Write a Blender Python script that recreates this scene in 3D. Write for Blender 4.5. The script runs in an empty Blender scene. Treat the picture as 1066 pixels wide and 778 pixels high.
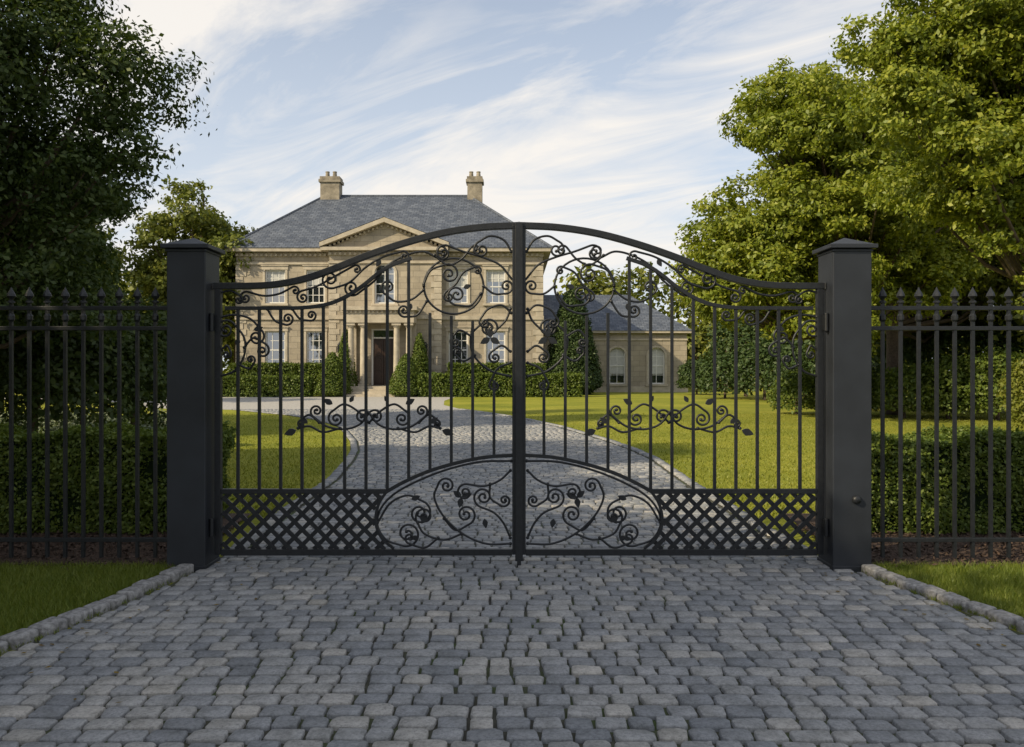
import bpy, math, random
import numpy as np
from mathutils import Vector
R = np.random.RandomState(7); random.seed(7)
S = bpy.context.scene
S.view_settings.view_transform='Standard'; S.view_settings.look='None'; S.view_settings.exposure=0; S.view_settings.gamma=1
CAMH=1.56; F=829.0

# ------------------------------------------------------------ helpers
def link(o, parent=None):
    S.collection.objects.link(o)
    if parent: o.parent=parent
    return o
def empty(name):
    return link(bpy.data.objects.new(name,None))
def nt(mat): return mat.node_tree.nodes, mat.node_tree.links
def newmat(name):
    m=bpy.data.materials.new(name); m.use_nodes=True
    return m
def ramp(n, stops, interp='LINEAR'):
    r=n.new('ShaderNodeValToRGB'); e=r.color_ramp.elements
    r.color_ramp.interpolation=interp
    while len(e)<len(stops): e.new(0.5)
    for i,(p,c) in enumerate(stops):
        e[i].position=p; e[i].color=(*c,1) if len(c)==3 else c
    return r
def noise(n,l,vec,scale,detail=4,rough=.55,dist=0):
    t=n.new('ShaderNodeTexNoise'); t.inputs['Scale'].default_value=scale; t.inputs['Detail'].default_value=detail
    t.inputs['Roughness'].default_value=rough; t.inputs['Distortion'].default_value=dist
    if vec is not None: l.new(vec,t.inputs['Vector'])
    return t
def mixc(n,l,a,b,fac,mode='MIX'):
    m=n.new('ShaderNodeMix'); m.data_type='RGBA'; m.blend_type=mode
    for s,v in ((0,fac),(6,a),(7,b)):
        if hasattr(v,'is_linked'): l.new(v,m.inputs[s])
        else: m.inputs[s].default_value = v if s==0 else (*v,1)
    return m.outputs[2]
def simple(name,col,rough=.5,metal=0,nscale=20,namt=.25,bump=.0,bscale=60,spec=.5):
    m=newmat(name); n,l=nt(m); b=n['Principled BSDF']
    tc=n.new('ShaderNodeTexCoord')
    t=noise(n,l,tc.outputs['Object'],nscale)
    c0=tuple(c*(1-namt) for c in col); c1=tuple(min(1,c*(1+namt)) for c in col)
    r=ramp(n,[(.3,c0),(.7,c1)]); l.new(t.outputs['Fac'],r.inputs[0]); l.new(r.outputs[0],b.inputs['Base Color'])
    b.inputs['Roughness'].default_value=rough; b.inputs['Metallic'].default_value=metal; b.inputs['Specular IOR Level'].default_value=spec
    if bump>0:
        t2=noise(n,l,tc.outputs['Object'],bscale); bp=n.new('ShaderNodeBump'); bp.inputs['Strength'].default_value=bump
        bp.inputs['Distance'].default_value=.01; l.new(t2.outputs['Fac'],bp.inputs['Height']); l.new(bp.outputs[0],b.inputs['Normal'])
    return m

def leafmat(name, dark, mid, light, trans=.35, nscale=.8):
    m=newmat(name); n,l=nt(m); out=n['Material Output']; n.remove(n['Principled BSDF'])
    g=n.new('ShaderNodeNewGeometry'); tc=n.new('ShaderNodeTexCoord')
    t=noise(n,l,tc.outputs['Object'],nscale,3)
    ad=n.new('ShaderNodeMath'); ad.operation='MULTIPLY_ADD'; ad.inputs[1].default_value=.55
    l.new(g.outputs['Random Per Island'],ad.inputs[0])
    ml=n.new('ShaderNodeMath'); ml.operation='MULTIPLY'; ml.inputs[1].default_value=.5; l.new(t.outputs['Fac'],ml.inputs[0]); l.new(ml.outputs[0],ad.inputs[2])
    r=ramp(n,[(.12,dark),(.5,mid),(.85,light)]); l.new(ad.outputs[0],r.inputs[0])
    d=n.new('ShaderNodeBsdfDiffuse'); l.new(r.outputs[0],d.inputs[0])
    tr=n.new('ShaderNodeBsdfTranslucent')
    tcx=mixc(n,l,r.outputs[0],(1.0,1.0,.45),1.0,'MULTIPLY'); l.new(tcx,tr.inputs[0])
    mx=n.new('ShaderNodeMixShader'); mx.inputs[0].default_value=trans; l.new(d.outputs[0],mx.inputs[1]); l.new(tr.outputs[0],mx.inputs[2])
    gl=n.new('ShaderNodeBsdfGlossy'); gl.inputs['Roughness'].default_value=.5; gl.inputs['Color'].default_value=(.8,.85,.7,1)
    mg=n.new('ShaderNodeMixShader'); mg.inputs[0].default_value=.03; l.new(mx.outputs[0],mg.inputs[1]); l.new(gl.outputs[0],mg.inputs[2])
    l.new(mg.outputs[0],out.inputs[0])
    return m

def fast_mesh(name,verts,faces_flat,sizes,mat,parent=None,smooth=False):
    me=bpy.data.meshes.new(name)
    nv=len(verts); nf=len(sizes); nl=len(faces_flat)
    me.vertices.add(nv); me.vertices.foreach_set('co',np.asarray(verts,dtype=np.float32).ravel())
    me.loops.add(nl); me.loops.foreach_set('vertex_index',np.asarray(faces_flat,dtype=np.int32))
    me.polygons.add(nf)
    st=np.concatenate([[0],np.cumsum(sizes)[:-1]]).astype(np.int32)
    me.polygons.foreach_set('loop_start',st)
    if smooth: me.polygons.foreach_set('use_smooth',np.ones(nf,dtype=bool))
    me.materials.append(mat); me.update(calc_edges=True); me.validate()
    return link(bpy.data.objects.new(name,me),parent)

def norm(a): return a/np.maximum(np.linalg.norm(a,axis=1,keepdims=True),1e-6)
def leaves(name,C,O,size,mat,parent=None,aspect=.55,rnd=.9,up=.35):
    """rhombic leaves at points C, outward dirs O"""
    N=len(C)
    nrm=norm(O*.7+np.array([0,0,up])+R.randn(N,3)*rnd*.6)
    a=norm(np.cross(nrm,R.randn(N,3))); b=np.cross(nrm,a)
    L=(size*(.6+.8*R.rand(N)))[:,None]*.5; W=L*aspect
    V=np.stack([C-a*L, C+b*W+a*L*.1, C+a*L, C-b*W+a*L*.1],1).reshape(-1,3)
    idx=np.arange(N*4)
    return fast_mesh(name,V,idx,np.full(N,4),mat,parent)

def tube_data(pts,rad,seg=8):
    pts=[Vector(p) for p in pts]; V=[];Fc=[]
    up=Vector((0,1,0))
    for i,p in enumerate(pts):
        d=(pts[min(i+1,len(pts)-1)]-pts[max(i-1,0)]).normalized()
        x=d.cross(up)
        if x.length<.1: x=d.cross(Vector((1,0,0)))
        x.normalize(); y=d.cross(x).normalized()
        for k in range(seg):
            a=2*math.pi*k/seg
            V.append(p+(x*math.cos(a)+y*math.sin(a))*rad[i])
    for i in range(len(pts)-1):
        for k in range(seg):
            Fc.append((i*seg+k,i*seg+(k+1)%seg,(i+1)*seg+(k+1)%seg,(i+1)*seg+k))
    return V,Fc

class B:
    def __init__(s): s.v=[]; s.f=[]
    def add(s,V,Fc):
        o=len(s.v); s.v+= [tuple(x) for x in V]; s.f+=[tuple(i+o for i in f) for f in Fc]
    def box(s,x0,x1,y0,y1,z0,z1):
        s.add([(x0,y0,z0),(x1,y0,z0),(x1,y1,z0),(x0,y1,z0),(x0,y0,z1),(x1,y0,z1),(x1,y1,z1),(x0,y1,z1)],
              [(0,3,2,1),(4,5,6,7),(0,1,5,4),(1,2,6,5),(2,3,7,6),(3,0,4,7)])
    def poly(s,P): s.add(P,[tuple(range(len(P)))])
    def prism(s,P,y0,y1):  # P list of (x,z) ccw seen from -y
        n=len(P); V=[(p[0],y0,p[1]) for p in P]+[(p[0],y1,p[1]) for p in P]
        Fc=[tuple(range(n)),tuple(range(2*n-1,n-1,-1))]+[(i,i+n,(i+1)%n+n,(i+1)%n) for i in range(n)]
        s.add(V,Fc)
    def lathe(s,cx,cy,prof,seg=12):
        V=[];Fc=[]
        for r,z in prof:
            for k in range(seg):
                a=2*math.pi*k/seg; V.append((cx+r*math.cos(a),cy+r*math.sin(a),z))
        for i in range(len(prof)-1):
            for k in range(seg): Fc.append((i*seg+k,i*seg+(k+1)%seg,(i+1)*seg+(k+1)%seg,(i+1)*seg+k))
        Fc.append(tuple(range(len(prof)*seg-seg,len(prof)*seg)))
        s.add(V,Fc)
    def finish(s,name,mat,parent=None,bevel=0,smooth=False,seg=2):
        me=bpy.data.meshes.new(name); me.from_pydata(s.v,[],s.f); me.materials.append(mat)
        uv=me.uv_layers.new(name='UVMap')
        for p in me.polygons:
            nn=p.normal; u=Vector((0,0,1)).cross(nn)
            if u.length<.05: u=Vector((1,0,0))
            u.normalize(); w=nn.cross(u)
            for li in p.loop_indices:
                c=me.vertices[me.loops[li].vertex_index].co
                uv.data[li].uv=(c.dot(u),c.dot(w))
            if smooth: p.use_smooth=True
        o=link(bpy.data.objects.new(name,me),parent)
        if bevel>0:
            m=o.modifiers.new('bevel','BEVEL'); m.width=bevel; m.segments=seg; m.limit_method='ANGLE'
        return o

# ------------------------------------------------------------ sun and sky
EL=math.radians(33); AZb=math.radians(31)   # sun to the left, a little behind the camera
sunpos=Vector((-math.cos(EL)*math.cos(AZb),-math.cos(EL)*math.sin(AZb),math.sin(EL)))
sd=bpy.data.lights.new('sun','SUN'); sd.energy=5.0; sd.angle=math.radians(.6); sd.color=(1,.85,.59)
so=link(bpy.data.objects.new('sun',sd)); so.rotation_euler=(-sunpos).to_track_quat('-Z','Y').to_euler(); so.location=(-30,-20,30)
w=bpy.data.worlds.new('World'); S.world=w; w.use_nodes=True
n,l=w.node_tree.nodes,w.node_tree.links
bg=n['Background']; sky=n.new('ShaderNodeTexSky'); sky.sky_type='NISHITA'; sky.sun_disc=False
sky.sun_elevation=EL; sky.sun_rotation=math.atan2(sunpos.x,sunpos.y); sky.air_density=1.0; sky.dust_density=1.5; sky.ozone_density=1.5
tc=n.new('ShaderNodeTexCoord'); sp=n.new('ShaderNodeSeparateXYZ'); l.new(tc.outputs['Generated'],sp.inputs[0])
def M(op,a,b=None,c=None):
    m=n.new('ShaderNodeMath'); m.operation=op
    for i,v in enumerate((a,b,c)):
        if v is None: continue
        if hasattr(v,'is_linked'): l.new(v,m.inputs[i])
        else: m.inputs[i].default_value=v
    return m.outputs[0]
zz=M('ADD',M('MAXIMUM',sp.outputs[2],0.0),.13)
px=M('DIVIDE',sp.outputs[0],zz); py=M('DIVIDE',sp.outputs[1],zz)
ca=M('ADD',M('MULTIPLY',px,-.80),M('MULTIPLY',py,.60)); cb=M('ADD',M('MULTIPLY',px,.60),M('MULTIPLY',py,.80))
cv=n.new('ShaderNodeCombineXYZ'); l.new(M('MULTIPLY',ca,.8),cv.inputs[0]); l.new(M('MULTIPLY',cb,2.4),cv.inputs[1]); cv.inputs[2].default_value=3.3
t1=noise(n,l,cv.outputs[0],1.0,10,.62,1.1)
cv2=n.new('ShaderNodeCombineXYZ'); l.new(M('MULTIPLY',ca,.8),cv2.inputs[0]); l.new(M('MULTIPLY',cb,.9),cv2.inputs[1]); cv2.inputs[2].default_value=7.1
t2=noise(n,l,cv2.outputs[0],.9,5,.55,.4)
dens=M('ADD',M('MULTIPLY',t1.outputs[0],.66),M('MULTIPLY',t2.outputs[0],.44))
r=ramp(n,[(.50,(0,0,0)),(.67,(1,1,1))]); l.new(dens,r.inputs[0])
haze=ramp(n,[(0,(1,1,1)),(.15,(.82,.82,.82)),(.42,(.42,.42,.42)),(1,(.4,.4,.4))]); l.new(sp.outputs[2],haze.inputs[0])
c1=mixc(n,l,sky.outputs[0],(5.15,5.5,5.95),haze.outputs[0])
c2=mixc(n,l,c1,(6.6,6.25,5.8),M('MULTIPLY',r.outputs[0],.9))
l.new(c2,bg.inputs[0]); bg.inputs[1].default_value=.15

# ------------------------------------------------------------ materials
iron=simple('black_painted_iron',(.011,.0125,.015),.45,0,35,.35,.15,180,.45)
iron2=simple('charcoal_powder_coat',(.018,.021,.027),.5,0,3,.3,.12,300,.45)
def grassmat(name,c0,c1,c2):
    m=newmat(name); n,l=nt(m); b=n['Principled BSDF']; tc=n.new('ShaderNodeTexCoord')
    t=noise(n,l,tc.outputs['Object'],.25,7,.65); t2=noise(n,l,tc.outputs['Object'],24,4,.7)
    r=ramp(n,[(.33,c0),(.5,c1),(.66,c2)]); l.new(t.outputs[0],r.inputs[0])
    r2=ramp(n,[(.3,(.6,.6,.6)),(.7,(1.25,1.25,1.25))]); l.new(t2.outputs[0],r2.inputs[0])
    l.new(mixc(n,l,r.outputs[0],r2.outputs[0],1.0,'MULTIPLY'),b.inputs['Base Color'])
    b.inputs['Roughness'].default_value=.95; b.inputs['Specular IOR Level'].default_value=.1
    bp=n.new('ShaderNodeBump'); bp.inputs['Strength'].default_value=.6; bp.inputs['Distance'].default_value=.04
    l.new(t2.outputs[0],bp.inputs['Height']); l.new(bp.outputs[0],b.inputs['Normal'])
    return m
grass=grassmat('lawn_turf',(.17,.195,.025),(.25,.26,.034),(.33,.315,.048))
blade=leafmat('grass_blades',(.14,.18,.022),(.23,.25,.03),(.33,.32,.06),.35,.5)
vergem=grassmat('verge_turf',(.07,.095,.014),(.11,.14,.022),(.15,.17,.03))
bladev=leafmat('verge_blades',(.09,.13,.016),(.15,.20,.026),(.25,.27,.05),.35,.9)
soil=simple('bark_mulch',(.065,.04,.027),.95,0,60,.6,1,90)
bark=simple('tree_bark',(.09,.065,.045),.9,0,12,.4,.8,30)
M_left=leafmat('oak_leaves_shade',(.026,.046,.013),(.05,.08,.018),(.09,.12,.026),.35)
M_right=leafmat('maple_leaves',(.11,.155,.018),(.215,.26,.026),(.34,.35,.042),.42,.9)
M_far=leafmat('background_leaves',(.09,.12,.022),(.15,.175,.028),(.24,.24,.045),.35,.3)
M_box=leafmat('boxwood_leaves',(.05,.085,.013),(.10,.145,.02),(.17,.21,.035),.3,1.5)
M_dark=leafmat('evergreen_leaves',(.024,.046,.013),(.042,.072,.02),(.075,.11,.03),.2,1)
M_lav=leafmat('lavender_leaves',(.10,.14,.08),(.16,.20,.12),(.24,.26,.19),.25,1)
M_yel=leafmat('golden_leaves',(.12,.15,.02),(.19,.21,.03),(.26,.26,.05),.4,1)
litter=leafmat('fallen_leaves',(.10,.06,.02),(.18,.12,.03),(.28,.20,.05),.2,1)

# stone setts
sett=newmat('granite_setts'); n,l=nt(sett); b=n['Principled BSDF']
g=n.new('ShaderNodeNewGeometry'); tc=n.new('ShaderNodeTexCoord')
r=ramp(n,[(0,(.20,.21,.225)),(.25,(.25,.258,.27)),(.6,(.30,.304,.31)),(.85,(.345,.34,.33)),(1,(.41,.39,.36))]); l.new(g.outputs['Random Per Island'],r.inputs[0])
t=noise(n,l,tc.outputs['Object'],60,7,.75); t3=noise(n,l,tc.outputs['Object'],.7,5); t4=noise(n,l,tc.outputs['Object'],9,4,.6)
r2=ramp(n,[(.28,(.5,.5,.51)),(.5,(1,1,1)),(.75,(1.4,1.38,1.35))]); l.new(t.outputs[0],r2.inputs[0])
r3=ramp(n,[(.3,(.82,.84,.86)),(.7,(1.12,1.10,1.08))]); l.new(t3.outputs[0],r3.inputs[0])
r4=ramp(n,[(.35,(.82,.82,.80)),(.6,(1.08,1.08,1.08))]); l.new(t4.outputs[0],r4.inputs[0])
c=mixc(n,l,r.outputs[0],r2.outputs[0],1.0,'MULTIPLY'); c=mixc(n,l,c,r3.outputs[0],1.0,'MULTIPLY'); c=mixc(n,l,c,r4.outputs[0],1.0,'MULTIPLY'); l.new(c,b.inputs['Base Color'])
b.inputs['Roughness'].default_value=.78; b.inputs['Specular IOR Level'].default_value=.28
bp=n.new('ShaderNodeBump'); bp.inputs['Strength'].default_value=.9; bp.inputs['Distance'].default_value=.006; l.new(t.outputs[0],bp.inputs['Height']); l.new(bp.outputs[0],b.inputs['Normal'])
joint=newmat('mossy_joint_sand'); n,l=nt(joint); b=n['Principled BSDF']; tc=n.new('ShaderNodeTexCoord')
t=noise(n,l,tc.outputs['Object'],1.6,6,.7); r=ramp(n,[(.35,(.04,.038,.033)),(.5,(.06,.06,.04)),(.62,(.055,.08,.022)),(.8,(.07,.11,.02))]); l.new(t.outputs[0],r.inputs[0]); l.new(r.outputs[0],b.inputs['Base Color']); b.inputs['Roughness'].default_value=.95
gravel=simple('forecourt_gravel',(.36,.345,.32),.9,0,9,.25,.8,25)
kerbm=simple('granite_kerb',(.27,.265,.26),.85,0,30,.45,.9,70,.25)

# ------------------------------------------------------------ ground
def sheet(name,pts,z,mat):
    b=B(); b.poly([(x,y,z) for x,y in pts]); return b.finish(name,mat)
sheet('ground',[(-900,-400),(900,-400),(900,1200),(-900,1200)],0,grass)
EY=[-14,-6,-2,0,2,3,4.24,4.9,5.4,6.2,6.6,7.8,11.2,13.6,15.2,17.2,21.6,24.5,27,31]
EL_=[-16,-9.5,-6.2,-4.6,-3.55,-3.15,-2.8,-2.62,-2.52,-2.42,-2.4,-2.5,-2.6,-2.85,-3.08,-3.5,-4.7,-6.0,-7.6,-11]
ER_=[16,9.5,6.2,4.9,3.85,3.5,3.14,2.95,2.8,2.64,2.55,2.5,2.5,2.55,2.45,2.2,1.4,.6,-.2,-1.9]
def xL(y): return np.interp(y,EY,EL_)
def xR(y): return np.interp(y,EY,ER_)
ys=np.concatenate([np.arange(-14,31.01,.5)])
sheet('driveway',[(xR(y),y) for y in ys]+[(xL(y),y) for y in ys[::-1]],.004,joint)
fc=[(-1.9,31),(-3,35),(-3.4,40),(-3.2,46.2),(-12,46.2),(-24,46),(-40,47),(-40,43),(-24,41.5),(-19,38),(-16,33.5),(-13.5,31.6),(-11,31)]
sheet('forecourt_paving',fc,.004,gravel)

def setts(name,cx,cy,wx,wy,rot,ztop,n=12,rings=3,jit=.0034,mat=None):
    N=len(cx); th=np.linspace(0,2*np.pi,n,endpoint=False)+np.pi/n
    e=.36
    ox=np.sign(np.cos(th))*np.abs(np.cos(th))**e; oy=np.sign(np.sin(th))*np.abs(np.sin(th))**e
    OX=ox[None]*wx[:,None]/2; OY=oy[None]*wy[:,None]/2
    OX=OX+R.randn(N,n)*jit; OY=OY+R.randn(N,n)*jit
    tiltx=R.randn(N)*.014; tilty=R.randn(N)*.014
    spec=[(1.0,-.035,0),(.975,-.0052,.3),(.905,-.0005,1)] if rings==3 else [(1.0,-.03,0),(.94,-.001,1)]
    layers=[]
    def rotp(X,Y):
        c,s=np.cos(rot)[:,None],np.sin(rot)[:,None]
        return cx[:,None]+X*c-Y*s, cy[:,None]+X*s+Y*c
    for sc,dz,tl in spec:
        X,Y=OX*sc,OY*sc
        Z=ztop[:,None]+dz+(X*tiltx[:,None]+Y*tilty[:,None])*(1 if dz>-.02 else 0)
        a,b_=rotp(X,Y); layers.append(np.stack([a,b_,Z],-1))
    cen=np.stack([cx,cy,ztop+.0004],-1)[:,None,:]
    V=np.concatenate(layers+[cen],1); per=V.shape[1]
    quads=[];tris=[]
    for k in range(len(spec)-1):
        for i in range(n):
            quads.append((k*n+i,k*n+(i+1)%n,(k+1)*n+(i+1)%n,(k+1)*n+i))
    for i in range(n): tris.append(((len(spec)-1)*n+i,(len(spec)-1)*n+(i+1)%n,per-1))
    base=(np.arange(N)*per)[:,None,None]
    Q=(np.array(quads)[None]+base).reshape(-1); T=(np.array(tris)[None]+base).reshape(-1)
    return fast_mesh(name,V.reshape(-1,3),np.concatenate([Q,T]),np.concatenate([np.full(N*len(quads),4),np.full(N*len(tris),3)]),mat or sett,None,True)
def rows(y0,y1):
    out=[]; y=y0
    while y<y1:
        h=.120+random.uniform(-.008,.008); a=xL(y+h/2)+.02; b_=xR(y+h/2)-.02
        if y+h/2>6.7: a+=.16; b_-=.16
        x=a+random.uniform(-.1,.0)
        while x<b_:
            wv=random.choice([.115,.13,.14,.145,.155,.165,.18])*random.uniform(.95,1.05)
            xa=max(x,a); xb=min(x+wv,b_)
            if xb-xa>.05: out.append(((xa+xb)/2,y+h/2,xb-xa-.011,h-.011))
            x+=wv
        y+=h
    return np.array(out)
def wav(A): return .006*np.sin(A[:,0]*1.7+A[:,1]*.6)+.004*np.sin(A[:,0]*4.1+A[:,1]*1.3)
A=rows(1.6,13.0)
setts('driveway_setts',A[:,0],A[:,1]+wav(A)*1.5+R.randn(len(A))*.0025,A[:,2],A[:,3],R.randn(len(A))*.015,.026+R.randn(len(A))*.0014)
A=rows(13.0,31.0)
setts('driveway_setts',A[:,0],A[:,1],A[:,2],A[:,3],R.randn(len(A))*.015,.024+R.randn(len(A))*.0015,8,2,.002)
# edging course of the inner drive
E=[]
for fn,sg in ((xL,1),(xR,-1)):
    y=6.7
    while y<31:
        d=(fn(y+.1)-fn(y-.1))/.2; L=.2*random.uniform(.9,1.1); ln=math.sqrt(1+d*d)
        E.append((fn(y)+sg*.07*ln,y,.13,L-.012,-math.atan(d))); y+=L/ln
E=np.array(E); setts('driveway_edging',E[:,0],E[:,1],E[:,2],E[:,3],E[:,4],.045+R.randn(len(E))*.003,8,2,.002)

# kerb + raised front verges
for fn,sg in ((xL,-1),(xR,1)):
    k=B(); y=-6.
    while y<6.12:
        d=(fn(y+.1)-fn(y-.1))/.2; L=random.uniform(.15,.23); ln=math.sqrt(1+d*d); dy=L/ln
        yc=y+dy/2; xc=fn(yc)+sg*.075*ln+random.uniform(-.004,.004); a=-math.atan(d)+random.uniform(-.03,.03); hw=.058+random.uniform(-.006,.006); hl=L/2-.007; zt=.068+random.uniform(-.006,.006)
        P=[(-hw,-hl),(hw,-hl),(hw,hl),(-hw,hl)]
        Q=[(xc+p*math.cos(a)-q*math.sin(a),yc+p*math.sin(a)+q*math.cos(a)) for p,q in P]
        Q=[(p+random.uniform(-.006,.006),q+random.uniform(-.006,.006)) for p,q in Q]
        k.add([(p,q,-.02) for p,q in Q]+[(p,q,zt+random.uniform(-.005,.005)) for p,q in Q],[(0,3,2,1),(4,5,6,7),(0,1,5,4),(1,2,6,5),(2,3,7,6),(3,0,4,7)])
        y+=dy
    k.finish('stone_kerb',kerbm,None,.02,True,3)
    yy=list(np.arange(-6,6.41,.4))
    P=[(fn(min(y,6.2))+sg*.12,y) for y in yy]; Q=[(sg*30,6.4),(sg*30,-6)]
    pts=P+Q
    if sg>0: pts=pts[::-1]
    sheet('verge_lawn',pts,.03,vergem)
    # mulch bed under fence
    x0=sg*2.66+.05; P=[(x0,6.22),(sg*30,6.22),(sg*30,8.45),(x0+sg*.15,8.45)]
    if sg<0: P=P[::-1]
    sheet('mulch_bed',P,.036,soil)
    N=9000; C=np.stack([x0+sg*R.rand(N)*5,6.15+R.rand(N)*1.6+R.randn(N)*.04,.045+R.rand(N)*.02],1)
    leaves('bark_mulch_chips',C,np.tile([0,0,1.],(N,1)),.045,soil,None,.4,.7)

def inside_lawn(x,y):
    return (x<xL(y)-.05)|(x>xR(y)+.05)
def blades(name,X,Y,z,h,wd,mat):
    N=len(X); a=R.rand(N)*2*np.pi; H=h*(.5+.8*R.rand(N)); ln=R.randn(N,2)*.45
    W=wd*(.7+.6*R.rand(N)); base=np.stack([X,Y,np.full(N,z)],1); dx=np.stack([np.cos(a)*W/2,np.sin(a)*W/2,np.zeros(N)],1)
    tip=base+np.stack([ln[:,0]*H,ln[:,1]*H,H],1)
    V=np.stack([base-dx,base+dx,tip],1).reshape(-1,3)
    fast_mesh(name,V,np.arange(N*3),np.full(N,3),mat)
for sg in (-1,1):
    N=90000; Y=2.6+R.rand(N)*3.6; X=(xL(Y) if sg<0 else xR(Y))+sg*(.13+R.rand(N)**1.0*2.4)
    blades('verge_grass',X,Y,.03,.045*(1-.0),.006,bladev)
# weeds in the joints along the kerb feet and a little leaf litter
X=[];Y=[]
for i in range(150):
    sg=random.choice((-1,1)); y=random.uniform(2.6,6.1); x=(xL(y) if sg<0 else xR(y))+sg*.01+random.uniform(-.02,.015)*1
    k=random.randint(5,22); X+=list(x+R.randn(k)*.012); Y+=list(y+R.randn(k)*.02)
blades('joint_weeds',np.array(X),np.array(Y),.015,.028,.005,bladev)
N=90; sgn=np.where(R.rand(N)<.5,-1,1); Y=2.8+R.rand(N)*4; off=np.abs(R.randn(N))*.45; X=np.where(sgn<0,xL(Y)+.05+off,xR(Y)-.05-off)
leaves('fallen_leaves',np.stack([X,Y,np.full(N,.034)],1),np.tile([0,0,3.],(N,1)),.032,litter,None,.6,.35)
N=130000; Y=8.4+R.rand(N)**1.4*20; X=(R.rand(N)*2-1)*(Y*.70+1)
m=inside_lawn(X,Y); X,Y=X[m],Y[m]; blades('lawn_grass',X,Y,0,.035,.018,blade)

# ------------------------------------------------------------ gate posts
GX=.055; GY=6.28; K=GY/F
for i,sg in enumerate((-1,1)):
    e=empty('gate_post'); cx=GX+sg*(2.415+.15)
    b=B(); b.box(cx-.15,cx+.15,GY-.15,GY+.15,0.0,2.49); b.finish('shaft',iron2,e,.008)
    b=B(); b.box(cx-.185,cx+.185,GY-.185,GY+.185,2.493,2.525); h=.165
    V=[(cx-h,GY-h,2.528),(cx+h,GY-h,2.528),(cx+h,GY+h,2.528),(cx-h,GY+h,2.528),(cx,GY,2.60)]
    b.add(V,[(0,3,2,1),(0,1,4),(1,2,4),(2,3,4),(3,0,4)]); b.finish('cap',iron2,e,.004)
    b=B(); b.box(cx-.158,cx+.158,GY-.158,GY+.158,2.47,2.489); b.box(cx-.156,cx+.156,GY-.156,GY+.156,0.0,.05); b.finish('collar',iron2,e,.004)
    b=B()
    for z in (.33,1.93):
        xa=GX+sg*2.415; b.box(min(xa,xa-sg*.03),max(xa,xa-sg*.03),GY-.07,GY-.02,z-.06,z+.06)
        b.lathe(xa-sg*.02,GY-.075,[(.0,z-.07),(.018,z-.07),(.018,z+.07),(.0,z+.07)],10)
    b.finish('hinges',iron,e,.003)
    if sg>0:
        b=B(); V,Fc=tube_data([(cx+.03,GY-.15,.56),(cx+.03,GY-.165,.56),(cx+.03,GY-.18,.56)],[.034,.034,.026],16); b.add(V,Fc+[tuple(range(32,48))])
        b.finish('keypad_button',iron,e,.0,True)

# ------------------------------------------------------------ gate
gate=empty('driveway_gate')
def gz(v): return CAMH+(385-v)*K
def cr(pts,n=10,lin=False):
    P=[np.array(p,float) for p in pts]; 
    if len(P)==2: return [P[0]+(P[1]-P[0])*t for t in np.linspace(0,1,n)]
    Q=[2*P[0]-P[1]]+P+[2*P[-1]-P[-2]]; out=[]
    for i in range(1,len(Q)-2):
        for t in np.linspace(0,1,n,endpoint=False):
            a,b,c,d=Q[i-1],Q[i],Q[i+1],Q[i+2]
            out.append(.5*((2*b)+(c-a)*t+(2*a-5*b+4*c-d)*t*t+(-a+3*b-3*c+d)*t**3))
    out.append(P[-1]); return out
def curl(P,d,side,Rr,turns):
    th=math.atan2(d[1],d[0]); out=[];p=np.array(P,float); nst=int(turns*26); dt=turns*2*math.pi/nst
    for i in range(nst):
        q=i/nst; rr_=Rr*(1-.86*q**.8); th+=side*dt; p=p+rr_*dt*np.array([math.cos(th-side*dt/2),math.sin(th-side*dt/2)]); out.append(p.copy())
    return out
def vine(pts,c0=None,c1=None):
    s=cr(pts)
    if c1: s=s+curl(s[-1],s[-1]-s[-2],*c1)
    if c0: s=curl(s[0],s[0]-s[1],*c0)[::-1]+s
    return s
topP=[(0,235),(40,237),(80,243),(120,253.5),(160,267),(195,281),(225,291),(255,296.5),(285,298),(318,298)]
top=cr(topP,8)
inn=cr([(312,321),(260,321),(225,320.5),(200,317),(180,309),(163,298),(148,286),(132,276),(112,269)],8)
arch=cr([(7,474),(35,476),(65,482),(95,491),(120,502),(138,512)],8)
innv=lambda u: np.interp(u,[p[0] for p in inn[::-1]],[p[1] for p in inn[::-1]])
archv=lambda u: np.interp(u,[p[0] for p in arch],[p[1] for p in arch]) if u<138 else 511
def inner_u(v): return np.interp(v,[511,525,540,552,562,574],[138,146,149,147,141,128])
def W(sg,u,v,y=0): return (GX+sg*u*K, GY+y, gz(v))
def sweep(bd,pts,wd,dp,sg,y=0):
    V=[];Fc=[];n_=len(pts)
    for i,p in enumerate(pts):
        d=np.array(pts[min(i+1,n_-1)])-np.array(pts[max(i-1,0)]); d=d/np.linalg.norm(d); nn=np.array([-d[1],d[0]])*wd/2/K
        for s1,s2 in ((1,-1),(1,1),(-1,1),(-1,-1)):
            q=np.array(p)+nn*s1; V.append(W(sg,q[0],q[1],y+s2*dp/2))
    for i in range(n_-1):
        for k in range(4): Fc.append((i*4+k,i*4+(k+1)%4,(i+1)*4+(k+1)%4,(i+1)*4+k))
    Fc+= [(0,1,2,3),tuple(n_*4-4+k for k in (3,2,1,0))]
    bd.add(V,Fc)

VN=[]   # vines in (u,v)
LF=[]   # leaves: (u,v,angle,len)
def V_(*a,**k): VN.append(vine(*a,**k))
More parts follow.
